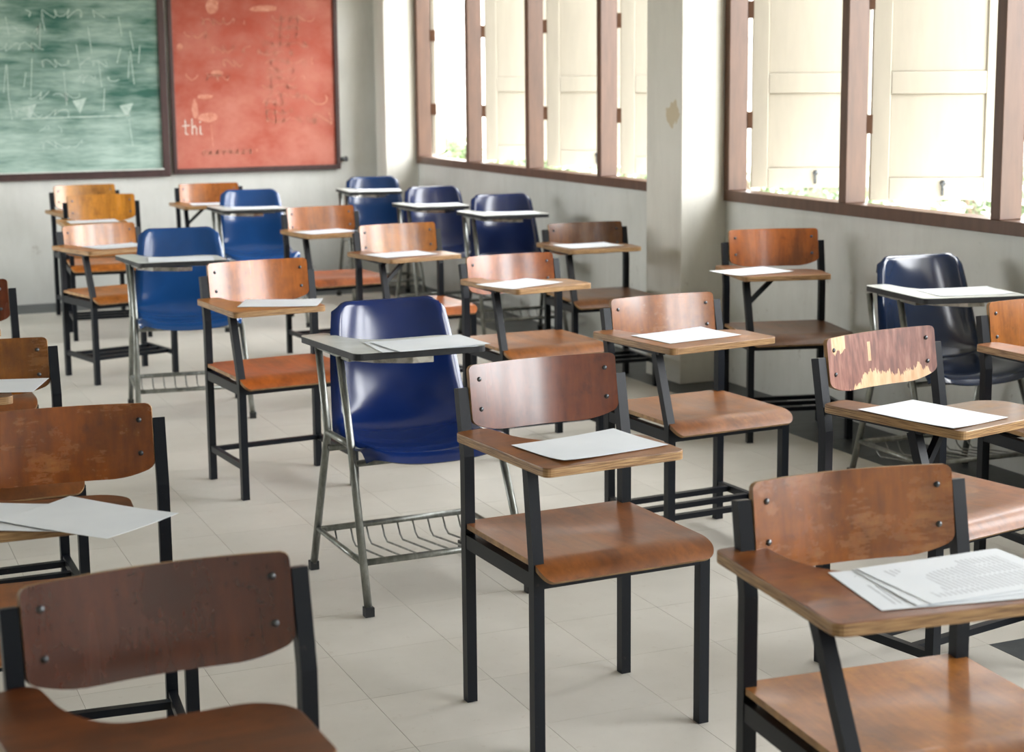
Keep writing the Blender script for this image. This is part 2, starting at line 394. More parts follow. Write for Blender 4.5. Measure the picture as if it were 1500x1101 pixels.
for ya, yb in ((11.816, YF), (7.262, 7.635), (2.72, 3.09), (YB, -1.45)):
    MB().box(4.07, XW, ya, yb, 0, ZC).build('pillar', M['pillar'], wr, .004)
    MB().box(XL, XL + .26, ya, yb, 0, ZC).build('pillar', M['pillar'], bpy.data.objects['wall_left'], .004)

# windows: brown frame members on the inner wall face
def window(n, ya, yb, x0, x1, SILL=SILL):
    root = struct(empty('window_%d' % n, (x0, (ya + yb) / 2, SILL)))
    def part(nm, *b):
        o = MB().box(*b).build(nm, M['frame'], None, .003); o.parent = root; o.matrix_parent_inverse = Matrix.Translation(-root.location); return o
    z0 = SILL - .005
    part('bottom_rail', x0, x1, ya, yb, z0, z0 + .055)
    part('top_rail', x0, x1, ya, yb, HEAD - .055, HEAD)
    nb = 4; step = (yb - ya) / nb
    for i in range(nb + 1):
        c = ya + i * step; h = .028
        a, b = (c, c + .05) if i == 0 else (c - .05, c) if i == nb else (c - h, c + h)
        part('jamb' if i in (0, nb) else 'mullion', x0, x1, a, b, z0 + .055, HEAD - .055)
    return root
for i, (a, b) in enumerate(WINS):
    window(i + 1, a, b, XW - .015, XW + .095)
for i, (a, b) in enumerate(LWINS):
    window(i + 4, a, b, XL - .095, XL + .015, LSILL)

# ------------------------------------------------------------------ chalkboards
def board(x0, x1, z0, z1, name, mat, label, cat, fl, fr, fb):
    r = empty(name, ((x0 + x1) / 2, YF, z0)); inv = Matrix.Translation(-r.location)
    tag(r, label, cat)
    def p(nm, m, mt, bev=.003):
        o = m.build(nm, mt, r, bev); o.matrix_parent_inverse = inv; return o
    p('writing_surface', MB().box(x0 + fl * .5, x1 - fr * .5, YF - .018, YF - .002, z0 + .02, z1 - .02), M[mat])
    p('frame_side', MB().box(x0, x0 + fl, YF - .035, YF - .002, z0, z1), M['board_frame'])
    p('frame_side', MB().box(x1 - fr, x1, YF - .035, YF - .002, z0, z1), M['board_frame'])
    p('frame_bottom', MB().box(x0 + fl, x1 - fr, YF - .04, YF - .002, z0, z0 + fb), M['board_frame'])
    p('frame_top', MB().box(x0 + fl, x1 - fr, YF - .035, YF - .002, z1 - .04, z1), M['board_frame'])
    return r, p
gb, gp = board(-.6, 2.475, .885, 2.28, 'green_chalkboard', 'green_board', 'wide green chalkboard smeared with pale chalk dust', 'chalkboard', .05, .05, .05)
gp('chalk_ledge', MB().box(-.55, 2.425, YF - .06, YF - .04, .935, .945), M['laminate'])
rb, rp = board(2.50, 3.775, .90, 2.28, 'red_chalkboard', 'red_board', 'faded red chalkboard with smudged chalk writing beside the green one', 'chalkboard', .028, .03, .035)
kn = MB().bar([(3.775, YF - .03, .975), (3.815, YF - .03, .975)], .012, n=8).dome((3.815, YF - .03, .975), (1, 0, 0), .022, .02)
rp('frame_knob', kn, M['bolt'], 0)

def ribbon(mb, pts, wd, y):
    for (xa, za), (xb, zb) in zip(pts, pts[1:]):
        dx, dz = xb - xa, zb - za; L = math.hypot(dx, dz) or 1e-6; nx, nz = -dz / L * wd / 2, dx / L * wd / 2
        ex, ez = dx / L * wd * .3, dz / L * wd * .3
        q = [(xa - ex + nx, za - ez + nz), (xb + ex + nx, zb + ez + nz), (xb + ex - nx, zb + ez - nz), (xa - ex - nx, za - ez - nz)]
        mb.add([(x, y, z) for x, z in q], [(0, 1, 2, 3)])
def scrawl(mb, x, z, length, size, y, wd):
    pts = []; xx = x; ph = R.random() * 6
    while xx < x + length:
        t = (xx - x) / size
        pts.append((xx + size * .35 * math.sin(5 * t + ph), z + size * .5 * math.sin(6.3 * t + ph * 2) * R.uniform(.4, 1)))
        xx += size * .16
        if R.random() < .07 and len(pts) > 3:
            ribbon(mb, pts, wd, y); pts = []; xx += size * .7
    if len(pts) > 1: ribbon(mb, pts, wd, y)
YS = YF - .0195
# "thi" in chalk
m = MB(); X0, Z0, u = 2.60, 1.185, .062
ribbon(m, [(X0, Z0 + 1.7 * u), (X0, Z0 + .1 * u), (X0 + .25 * u, Z0)], .008, YS); ribbon(m, [(X0 - .35 * u, Z0 + u), (X0 + .5 * u, Z0 + 1.05 * u)], .008, YS)
ribbon(m, [(X0 + .8 * u, Z0 + 1.8 * u), (X0 + .8 * u, Z0)], .008, YS); ribbon(m, [(X0 + .8 * u, Z0 + .7 * u), (X0 + 1.1 * u, Z0 + u), (X0 + 1.3 * u, Z0 + .7 * u), (X0 + 1.3 * u, Z0)], .008, YS)
ribbon(m, [(X0 + 1.75 * u, Z0 + .95 * u), (X0 + 1.75 * u, Z0 + .05 * u), (X0 + 1.95 * u, Z0)], .008, YS); ribbon(m, [(X0 + 1.73 * u, Z0 + 1.35 * u), (X0 + 1.79 * u, Z0 + 1.5 * u)], .009, YS)
rp('chalk_lettering', m, M['chalk'], 0)
for px, pz, a, b in ((2.56, 1.79, .045, .055), (2.80, 1.60, .10, .05), (2.69, 1.44, .13, .035), (2.65, 1.29, .05, .15), (2.68, 1.27, .17, .07), (2.78, 2.05, .10, .12), (3.1, 2.07, .22, .05)):
    m = MB(); n = 14; m.add([(px + a * (.5 + .5 * math.cos(q * 2 * math.pi / n) * R.uniform(.8, 1.1)), YS, pz + b * (.5 + .5 * math.sin(q * 2 * math.pi / n) * R.uniform(.8, 1.1))) for q in range(n)], [tuple(range(n))])
    rp('chalk_smudge', m, M['chalk_red'], 0)
m = MB()
for q in range(13): scrawl(m, 3.24 + R.uniform(-.1, .08), 2.02 - q * .062, R.uniform(.18, .42), .05, YS, .008)
for q in range(5): scrawl(m, 2.62 + R.uniform(0, .3), 2.0 - q * .1, R.uniform(.15, .4), .06, YS, .006)
scrawl(m, 2.72, 1.05, .42, .04, YS, .009); scrawl(m, 3.52, 1.42, .2, .12, YS, .010); scrawl(m, 3.55, 1.28, .18, .1, YS, .010)
ribbon(m, [(2.79, 1.25), (2.80, 1.08)], .006, YS)
rp('faded_writing', m, M['chalk_red'], 0)['kind'] = 'stuff'
m = MB()
for q in range(20):
    x = R.uniform(1.2, 2.35); z = R.uniform(1.3, 2.1)
    ribbon(m, [(x, z), (x + R.uniform(-.03, .03), z - R.uniform(.1, .3))], .006, YS)
for q in range(9): scrawl(m, 1.25 + R.uniform(0, .6), 2.05 - q * .115, R.uniform(.2, .55), .07, YS, .006)
for x, z in ((1.45, 1.40), (1.80, 1.44), (2.13, 1.40)):
    m.add([(x, YS, z), (x + .1, YS, z + .02), (x + .05, YS, z - .09)], [(0, 1, 2)])
ribbon(m, [(1.45, 1.32), (2.2, 1.33)], .01, YS)
gp('faded_writing', m, M['chalk_green'], 0)['kind'] = 'stuff'

# ------------------------------------------------------------------ shutters outside the windows
def shutter_parts(parent, wd, hgt, flip):
    s = -1 if flip else 1; t = .034
    def p(nm, x0, x1, z0, z1, th=t, mt='shutter'):
        a, b = sorted((x0 * s, x1 * s)); return MB().box(a, b, -th / 2, th / 2, z0, z1).build(nm, M[mt], parent, .004)
    st = .085
    p('stile', 0, st, 0, hgt); p('stile', wd - st, wd, 0, hgt)
    zs = [(0, .10), (.475, .575), (hgt - .10, hgt)]
    for a, b in zs: p('rail', st, wd - st, a, b)
    p('panel', st, wd - st, .10, .475, .014); p('panel', st, wd - st, .575, hgt - .10, .014)
    for z in (.30, .85):
        MB().box(*(sorted((-.02 * s, .006 * s))), -.021, .021, z, z + .085).build('hinge', M['frame'], parent)
    m = MB().bar([(wd * .55 * s, -t / 2 - .004, .02), (wd * .55 * s, -t / 2 - .01, .075)], .006, n=6).dome((wd * .55 * s, -t / 2 - .006, .075), (0, -1, 0), .014, .012)
    m.build('latch', M['bolt'], parent)
for wi, (a, b) in enumerate(WINS[:2]):
    step = (b - a) / 4
    for i in range(4):
        for far in (True,):
            yj = b - i * step - (.045 if i == 0 else .02) if far else b - (i + 1) * step + (.045 if i == 3 else .02)
            th = math.radians(-65 if (wi, i) == (0, 0) else 28)
            d = R.uniform(-.04, .04)
            r = empty('shutter', (XW + .118, yj, SILL + .060), -(th + d) if far else (th + d))
            nth = ('first', 'second', 'third', 'fourth')[i]
            lab = 'cream panelled wooden shutter in the %s window bay from the %s pillar' % (nth, ('corner', 'middle')[wi])
            tag(r, lab, 'shutter', 'shutters of the window nearer the chalkboards' if wi == 0 else 'shutters of the window behind the blue chair')
            shutter_parts(r, step / 2 + .07, HEAD - SILL - .065, False)

# ------------------------------------------------------------------ chairs
def rounded(pts, rads, n=5):
    out = []; N = len(pts)
    for i, p in enumerate(pts):
        p = Vector(p); a = Vector(pts[i - 1]); b = Vector(pts[(i + 1) % N]); r = rads[i]
        if r <= 0: out.append(tuple(p)); continue
        da, db = (a - p), (b - p); r = min(r, da.length * .49, db.length * .49); s = p + da.normalized() * r; e = p + db.normalized() * r
        for q in range(n + 1):
            t = q / n; out.append(tuple(s * (1 - t) ** 2 + p * 2 * t * (1 - t) + e * t * t))
    return out
# chair frame: +x sitter's left, -y = forwards (towards the camera); measurements below are written with f = forward
W_, D_ = .223, .191
SEAT_Z = .466
def seat_fn(u, v):
    x = math.sin((u - .5) * math.pi); v = math.sin(v * math.pi / 2); y = -.205 + v * .467          # back -> front
    hw = .232
    e = max(0, (v - .90) / .10); hw -= .030 * (1 - math.sqrt(max(0, 1 - e * e))); hw -= .016 * max(0, (.06 - v) / .06) ** 2
    z = SEAT_Z - .010 * math.sin(math.pi * min(1, v / .8)) * (1 - x * x)
    fr = max(0, (v - .80) / .20); z -= .036 * fr ** 2.2; y -= .012 * fr ** 3
    return (x * hw, -y, z)
seat_me = MB().sheet(seat_fn, 20, 28, -.013).mesh('seat', M['wood_seat'], M['ply_edge'])
def back_fn(z0, z1, yb, lean, bulge=.028, cut=.026):
    def fn(u, v):
        x = math.sin((u - .5) * math.pi); ax = abs(x)
        zb = z0 + cut * max(0, (ax - .5) / .5) ** 2
        zt = z1
        c = max(0, (ax - .93) / .07); c = 1 - math.sqrt(max(0, 1 - c * c)); zt -= .013 * c; zb += .012 * c
        z = zb + (zt - zb) * v
        xx = x * .2065
        y = yb + bulge * (1 - x * x) + lean * (z - z0)
        return (xx, y, z)
    return fn
def leg_mesh(pts, h=.0135, name='leg'): return MB().bar(pts, h, n=4).mesh(name, M['black'])
RAIL = {}
RAIL['front'] = MB().box(-W_ + .013, W_ - .013, -D_ - .012, -D_ + .012, .402, .438).mesh('seat_rail', M['black'])
RAIL['rear'] = MB().box(-W_ + .013, W_ - .013, D_ - .012, D_ + .012, .402, .438).mesh('seat_rail', M['black'])
for s_, nm in ((-1, 'l'), (1, 'r')):
    RAIL[nm] = MB().box(s_ * W_ - .012, s_ * W_ + .012, -D_ + .013, D_ - .013, .402, .438).mesh('seat_rail', M['black'])
    RAIL['low' + nm] = MB().box(s_ * W_ - .010, s_ * W_ + .010, -D_ + .013, D_ - .013, .115, .138).mesh('side_stretcher', M['black'])
LEG = {s_: leg_mesh([(s_ * W_, -D_, 0), (s_ * W_, -D_, .44)]) for s_ in (1,)}
bar_me = {q: MB().box(-W_ + .012, W_ - .012, -q - .011, -q + .011, .118, .136).mesh('rack_bar', M['black']) for q in (-.12, 0.0, .12, -.165)}

def rotp(p, a, piv=(-.24, 0)):
    x, y = p[0] - piv[0], p[1]; return (piv[0] + x * math.cos(a) - y * math.sin(a), x * math.sin(a) + y * math.cos(a))

def paper(root_xy, yaw, z, cx, cf, ang, label, mat='paper', curl=.004, seed=0, scale=1.0):
    """A4 sheet, long side along x at ang = 0 (degrees, chair frame: f forward)"""
    rr = random.Random(seed); hx, hy = .1485 * scale, .105 * scale; ph = rr.uniform(0, 6); cs = [rr.random() ** 2 * curl for _ in range(4)]
    def fn(u, v):
        x, y = (u - .5) * 2, (v - .5) * 2
        zz = .0008 + (.0012 if curl > .001 else .0003) * (1 + math.sin(3 * x + ph) * math.cos(2 * y + ph)) / 2
        for q, (a, b) in enumerate(((-1, -1), (1, -1), (-1, 1), (1, 1))): zz += cs[q] * max(0, a * x) ** 2 * max(0, b * y) ** 2
        return (x * hx, y * hy, zz)
    o = MB().sheet(fn, 12, 8, .0006).build('paper_sheet', M[mat])
    c_, s_ = math.cos(yaw), math.sin(yaw)
    lx, ly = cx, -cf
    o.location = (root_xy[0] + lx * c_ - ly * s_, root_xy[1] + lx * s_ + ly * c_, z)
    o.rotation_euler = (0, 0, yaw - math.radians(ang))
    tag(o, label, 'paper', 'sheets of paper on the chair tablets')
    return o

def wood_chair(P, col, tcol, scol, wear, label, rack='rack', leanf=.08, brace=False, peel=False, back_h=.155, drop=0.0, group='wooden tablet chairs'):
    x, y, yaw, bdz, tdz, tdf, trot, tip, bz2 = P
    r = empty('tablet_chair', (x, y, 0), yaw); tag(r, label, 'chair', group)
    def L(nm, me, c=None):
        o = link(nm, me, r)
        if c: o.color = (*c[:3], wear)
        return o
    pz = .80 + bdz; tz = .72 + tdz - drop
    # rear legs run on as back posts
    for s_ in (-1, 1):
        L('rear_leg', MB().bar([(s_ * W_, D_, 0), (s_ * W_, D_, .635), (s_ * W_, D_ + .032, pz)], .0135).mesh('rear_leg', M['black']))
    fl_pts = [(-W_, -D_, 0), (-W_, -D_, .45), (-W_, -D_ + leanf, tz - .036)]
    L('front_leg', MB().bar(fl_pts, .0135).mesh('front_leg', M['black']))
    L('front_leg', LEG[1])
    for q in ('front', 'rear', 'l', 'r'): L('seat_rail', RAIL[q]).location.z = -drop
    if rack != 'none':
        L('side_stretcher', RAIL['lowl']); L('side_stretcher', RAIL['lowr'])
        if rack == 'rack':
            for q in (-.12, 0.0, .12): L('rack_bar', bar_me[q])
        else: L('rack_bar', bar_me[-.165])
    L('seat', seat_me, scol).location.z = -drop
    # tablet
    o_ = [(-.287, -.17), (-.195, -.185), (-.178, -.05), (-.125, .028), (tip - .05, .028), (tip, .07), (tip, .255), (-.262, .272)]
    o_ = rounded(o_, [.02, .03, .06, .06, .03, .03, .022, .022])
    o_ = [(a, -(b + tdf)) for a, b in (rotp(p, trot) for p in o_)]
    tb = MB().prism(o_, tz - .022, tz).build('tablet', M['wood_tablet'], r, .002); tb.color = (*tcol[:3], wear)
    # steel under the tablet: arm bar from the back post to the front post, and a cross bar
    L('arm_bar', MB().box(-W_ - .012, -W_ + .012, -D_ + leanf - .03, D_ + .005, tz - .038, tz - .022).mesh('arm_bar', M['black']))
    yb = -(D_ - leanf - .005)
    L('tablet_bar', MB().box(-W_ + .012, min(tip - .10, .02), yb - .014, yb + .014, tz - .036, tz - .022).mesh('tablet_bar', M['black']))
    if brace: L('tablet_brace', MB().bar([(-W_ + .005, -D_ + leanf * .6, tz - .125), (-W_ + .115, yb, tz - .034)], .009, .009, ref=(0, 1, 0)).mesh('tablet_brace', M['black']))
    # backrest
    z1 = .8355 + bdz + bz2; z0 = z1 - back_h - .012; lean = .15
    ytop = D_ + .038 - .018; yb2 = ytop - lean * (z1 - z0)
    fn = back_fn(z0, z1, yb2, lean)
    bk = MB().sheet(fn, 26, 10, .011).build('backrest', M['wood_peel' if peel else 'wood_back'], r, 0, M['ply_edge']); bk.color = (*col[:3], wear)
    for u_ in (.5 - math.asin(.86) / math.pi, .5 + math.asin(.86) / math.pi):
        for v_ in (.28, .76):
            p = Vector(fn(u_, v_)); MB().dome(p + Vector((0, -.0005, 0)), (.16 if u_ < .5 else -.16, -1, 0), .0062, .004).build('bolt', M['bolt'], bk)
    return tz

def S(r, g, b): return srgb(r, g, b)
DATA = {
'W1': [1.693, 3.499, .039, .001, -.005, .049, .004, .105, .021], 'W11': [1.654, 6.127, .088, .006, .009, .023, .057, .099, .015],
'W16': [2.707, 4.722, .061, -.015, -.005, -.025, -.038, .166, -.005], 'W18': [2.68, 3.399, .193, .024, .001, .026, .013, .12, .014],
'W2': [1.714, 2.227, -.082, .003, -.004, -.052, .065, .16, -.003], 'W17': [3.934, 6.064, -.256, .026, .008, -.016, .046, .123, .021],
'W14': [2.802, 6.281, .038, -.023, .011, .083, -.081, .105, -.005], 'W13': [2.755, 7.596, .061, .007, .001, -.002, -.067, .138, .001],
'W12': [2.768, 8.96, .087, .002, .005, .026, .037, .022, .004], 'W15': [3.732, 7.492, -.063, -.016, .003, -.025, .008, .129, -.004],
'W9': [1.511, 8.833, .248, -.026, -.013, -.019, .004, .12, -.006], 'W8': [1.709, 10.343, -.079, .019, 0, 0, 0, .12, .011],
'W7': [1.779, 11.234, .071, .032, 0, 0, 0, .12, .010], 'W10': [2.598, 11.168, -.039, .035, .021, -.007, -.023, .12, -.007],
'W6': [.433, 4.798, .004, -.025, 0, 0, 0, .05, -.004], 'W5': [.467, 6.063, .019, .007, 0, 0, 0, .12, .003],
'W4': [.480, 3.55, -.08, -.013, 0, .03, 0, .12, .002], 'W3': [.464, 2.209, .043, -.006, 0, 0, 0, .12, -.005],
'W19': [3.627, 3.906, -.027, 0, 0, 0, 0, .12, .007]}
B_DATA = {
'B6': [1.695, 4.69, .019, .007, .002, -.061, -.014, .156], 'B1': [1.632, 7.693, -.114, -.004, -.018, .013, -.132, .146],
'B2': [2.676, 10.349, -.069, -.005, -.001, -.007, -.035, .163], 'B3': [3.805, 11.207, -.095, .014, .025, -.01, .043, .119],
'B4': [3.832, 9.992, -.033, -.006, -.002, -.017, -.04, .091], 'B5': [3.921, 9.073, -.099, -.002, .004, -.021, -.043, .154],
'B7': [3.973, 4.983, -.052, 0, -.003, -.006, .133, .145]}
# name: back colour, tablet colour, seat colour, wear, label, options
WC = {
'W1': (S(120, 54, 28), S(146, 92, 50), S(142, 84, 42), .5, 'reddish brown wooden tablet chair without a rack, standing before the glossy blue chair', dict(rack='none', leanf=.03)),
'W2': (S(158, 92, 38), S(140, 80, 38), S(172, 110, 56), .85, 'golden brown wooden chair whose scuffed tablet holds a stack of printed sheets', dict(leanf=.13, back_h=.155)),
'W3': (S(86, 38, 22), S(120, 66, 36), S(130, 74, 40), .35, 'dark mahogany wooden tablet chair without any paper, in front of the scratched brown chair', dict(drop=.035)),
'W4': (S(150, 82, 36), S(118, 70, 40), S(150, 88, 46), .85, 'brown wooden chair with scratched lower backrest and a sheet overhanging its tablet', dict(back_h=.16, drop=.035)),
'W5': (S(112, 48, 28), S(130, 76, 42), S(140, 84, 56), .4, 'dark red brown wooden chair behind the brown chair with a chipped seat edge', dict()),
'W6': (S(152, 94, 44), S(120, 72, 44), S(140, 84, 52), .8, 'brown wooden tablet chair with chipped seat edge, between dark red and scratched brown chairs', dict()),
'W7': (S(212, 150, 86), S(170, 120, 76), S(190, 120, 70), .4, 'light wooden chair against the chalkboard wall, behind the yellow-orange chair', dict()),  # far-left chairs: wood colours also include the brighter light there
'W8': (S(222, 152, 72), S(196, 142, 92), S(200, 122, 66), .3, 'yellow-orange wooden chair with paper, second from the wall under the green chalkboard', dict()),
'W9': (S(206, 132, 74), S(190, 130, 80), S(196, 122, 66), .45, 'orange wooden tablet chair with a low rack, behind the brighter blue chair', dict()),
'W10': (S(186, 112, 62), S(170, 120, 74), S(180, 110, 60), .45, 'brown wooden chair with braced tablet under the red chalkboard', dict(brace=True)),
'W11': (S(208, 122, 62), S(186, 126, 76), S(186, 100, 50), .35, 'bright orange wooden tablet chair with a single rear crossbar, between two blue chairs', dict(rack='one')),
'W12': (S(186, 110, 62), S(184, 130, 82), S(168, 92, 58), .5, 'orange-brown wooden tablet chair between a blue chair and the braced-tablet orange chair', dict()),
'W13': (S(198, 126, 66), S(150, 98, 70), S(190, 106, 58), .5, 'light orange wooden chair with a braced tablet, in front of blue chairs', dict(brace=True)),
'W14': (S(170, 92, 46), S(170, 118, 74), S(150, 92, 52), .5, 'orange-brown wooden chair with long light tablet, behind the chair with worn shiny seat', dict()),
'W15': (S(142, 84, 44), S(132, 92, 62), S(122, 78, 50), .5, 'brown wooden tablet chair beside the plaster pillar between the windows', dict()),
'W16': (S(164, 98, 50), S(154, 100, 62), S(146, 90, 52), .75, 'brown wooden chair with long tablet, worn shiny seat and three-bar rack', dict()),
'W17': (S(176, 96, 40), S(124, 78, 48), S(110, 70, 46), .3, 'orange-brown wooden chair with braced tablet against the window wall below the sill', dict(brace=True)),
'W18': (S(130, 80, 64), S(132, 92, 60), S(150, 92, 60), .8, 'wooden chair with peeling veneer on its backrest', dict(brace=True, peel=True, back_h=.135)),
'W19': (S(176, 108, 52), S(160, 100, 60), S(150, 96, 56), .5, 'light brown wooden chair in front of the shade-darkened blue plastic chair', dict()),
}
TZ = {}
for n, (c, tcl, scl, wr_, lab, kw) in WC.items():
    TZ[n] = wood_chair(DATA[n], c, tcl, scl, wr_, lab, **kw)

# --- moulded blue plastic chair on steel legs with a laminate tablet and wire basket
def shell_pt(u, v):
    """v 0 = top of back, 1 = front lip; u across"""
    x = (u - .5) * 2
    PR = [(0, -.285, .852, .172), (.04, -.268, .862, .180), (.12, -.255, .825, .190), (.30, -.222, .70, .208), (.48, -.178, .555, .222), (.58, -.130, .478, .230),
          (.66, -.075, .452, .236), (.78, .03, .443, .240), (.90, .15, .452, .238), (.96, .205, .448, .234), (1, .226, .425, .226)]
    for a, b in zip(PR, PR[1:]):
        if a[0] <= v <= b[0]:
            t = (v - a[0]) / (b[0] - a[0]); break
    i = PR.index(a); pm = PR[max(i - 1, 0)]; pn = PR[min(i + 2, len(PR) - 1)]
    def cr(k_):
        p0, p1, p2, p3 = pm[k_], a[k_], b[k_], pn[k_]
        return .5 * (2 * p1 + (p2 - p0) * t + (2 * p0 - 5 * p1 + 4 * p2 - p3) * t * t + (3 * p1 - p0 - 3 * p2 + p3) * t ** 3)
    f, z, hw = cr(1), cr(2), cr(3)
    ax = abs(x); back = max(0, min(1, (.60 - v) / .12)); seat = 1 - back
    cv = ax ** 2.4
    f += back * .045 * cv; z += seat * .034 * cv
    rim = max(0, (ax - .90) / .10) ** 2
    f -= back * .020 * rim; z -= seat * .020 * rim
    if v < .13: z -= .055 * max(0, (ax - .72) / .28) ** 2.5 * (1 - v / .13); z -= .010 * (1 - ax * ax) * (1 - v / .13)
    if v > .88: f -= .045 * max(0, (ax - .7) / .3) ** 2.5 * (v - .88) / .12
    return (x * hw, -f, z)
shell_me = MB().sheet(shell_pt, 26, 44, .007).mesh('seat_shell', M['blue'])
def tube(pts, r=.0115, n=10, nm='leg', mt='steel'): return MB().bar(pts, r, n=n).mesh(nm, M[mt])
BW = .245
bl = {}
bl['fl'] = lambda tz: tube([(-.262, -.264, .015), (-BW, -.088, .485), (-.250, -.020, tz - .03)], .0125)
bl['rl'] = lambda tz: tube([(-.262, .264, .015), (-BW, .131, .48), (-.250, .188, tz - .03)], .0125)
me_fr = tube([(.262, -.264, .015), (BW, -.088, .43)], .0125); me_rr = tube([(.262, .264, .015), (BW, .131, .43)], .0125)
me_jl = tube([(-BW, -.088, .478), (-BW, .131, .475)], .011, nm='seat_rail'); me_jr = tube([(BW, -.088, .425), (BW, .131, .425)], .011, nm='seat_rail')
me_sb = tube([(-BW, -.085, .418), (BW, -.085, .418)], .010, nm='seat_rail'); me_sb2 = tube([(-BW, .128, .425), (BW, .128, .425)], .010, nm='seat_rail')
me_cap = {(sx, sy): MB().box(sx * .262 - .014, sx * .262 + .014, sy * .264 - .014, sy * .264 + .014, 0, .028).mesh('foot_cap', M['rubber']) for sx in (-1, 1) for sy in (-1, 1)}
xs = .257
me_side = {s_: tube([(s_ * xs, -.215, .145), (s_ * xs, .215, .145)], .009, nm='side_stretcher') for s_ in (-1, 1)}
me_bf = tube([(-xs, -.205, .145), (xs, -.205, .145)], .010, nm='basket_bar'); me_br = tube([(-xs, .19, .15), (xs, .19, .15)], .010, nm='basket_bar')
me_wire = MB().bar([(0, .19, .145), (0, .165, .108), (0, .14, .096), (0, -.13, .128), (0, -.203, .142)], .0032, n=6).mesh('basket_wire', M['steel'])
me_plate = MB().bar([(-.22, .02, 0), (-.16, -.03, -.004), (-.06, -.075, -.006), (.0, -.08, -.006)], .018, .009, n=4, ref=(0, 1, 0)).mesh('swivel_plate', M['chrome'])

def blue_chair(P, col, label, group='blue plastic tablet chairs'):
    x, y, yaw, sdz, tdz, tdf, trot, tip = P
    r = empty('plastic_tablet_chair', (x, y, 0), yaw); tag(r, label, 'chair', group)
    tz = .765 + tdz
    sh = link('seat_shell', shell_me, r); sh.color = (*col, 1); sh.location.z = sdz * .3; sh['label'] = 'glossy blue moulded plastic shell'
    legs = {(-1, -1): bl['fl'](tz), (-1, 1): bl['rl'](tz), (1, -1): me_fr, (1, 1): me_rr}
    for q, me in legs.items():
        o = link('leg', me, r); link('foot_cap', me_cap[q], o)
    for me in (me_jl, me_jr, me_sb, me_sb2): link('seat_rail', me, r)
    for s_ in (-1, 1): link('side_stretcher', me_side[s_], r)
    link('basket_bar', me_bf, r); link('basket_bar', me_br, r)
    for i in range(9): o = link('basket_wire', me_wire, r); o.location.x = -.212 + i * .053
    o_ = [(-.288, -.19), (-.195, -.205), (-.175, -.07), (-.115, .012), (tip - .05, .012), (tip, .05), (tip, .262), (-.255, .232)]
    o_ = rounded(o_, [.02, .03, .06, .06, .03, .03, .025, .025]); o_ = [rotp(p, trot) for p in o_]
    tb = MB().prism([(a, -(b + tdf)) for a, b in o_], tz - .0215, tz - .001).build('tablet', M['rubber'], r, .002)
    cxm, cym = sum(a for a, b in o_) / len(o_), sum(b for a, b in o_) / len(o_)
    MB().prism([(a, -(b + tdf)) for a, b in o_], tz - .001, tz + .0004).build('laminate_top', M['laminate'], tb)
    sp_ = link('swivel_plate', me_plate, r); sp_.location = (0, -(tdf + .12), tz - .030); sp_.rotation_euler = (0, 0, -trot)
    a, b = rotp((-.24, -.14), trot), rotp((-.235, .16), trot)
    MB().bar([(a[0], -(a[1] + tdf), tz - .028), (b[0], -(b[1] + tdf), tz - .028)], .016, .006, n=4).build('tablet_bracket', M['steel'], r)
    a, b = rotp((-.235, .10), trot), rotp((tip - .09, .20), trot)
    MB().bar([(a[0], -(a[1] + tdf), tz - .026), (b[0], -(b[1] + tdf), tz - .026)], .008, .004, n=4, ref=(0, 1, 0)).build('tablet_bracket', M['steel'], r)
    return tz
SHADED_BLUE = (.010, .020, .075)  # blue plastic with the dimmer light on it put into the colour
BC = {
'B6': ((.006, .020, .105), 'glossy blue plastic chair with a wire basket, behind the reddish brown chair'),
'B1': ((.010, .060, .200), 'brighter blue plastic tablet chair behind the bright orange wooden chair'),
'B2': ((.010, .050, .165), 'blue plastic tablet chair in front of the red chalkboard, beside the orange-brown wooden chair'),
'B3': ((.010, .036, .115), 'shaded blue plastic tablet chair in the corner between red chalkboard and window'),  # some shade mixed into the blue
'B4': (SHADED_BLUE, 'shaded blue plastic tablet chair in the middle of three along the window wall'),
'B5': (SHADED_BLUE, 'shaded blue plastic tablet chair under the window, next to the chair beside the pillar'),
'B7': ((.008, .018, .050), 'shade-darkened blue plastic chair with tilted black-edged tablet, under the window with greenery'),  # deepest shade of the set painted into the blue
}
for n, (c, lab) in BC.items(): TZ[n] = blue_chair(B_DATA[n], c, lab)

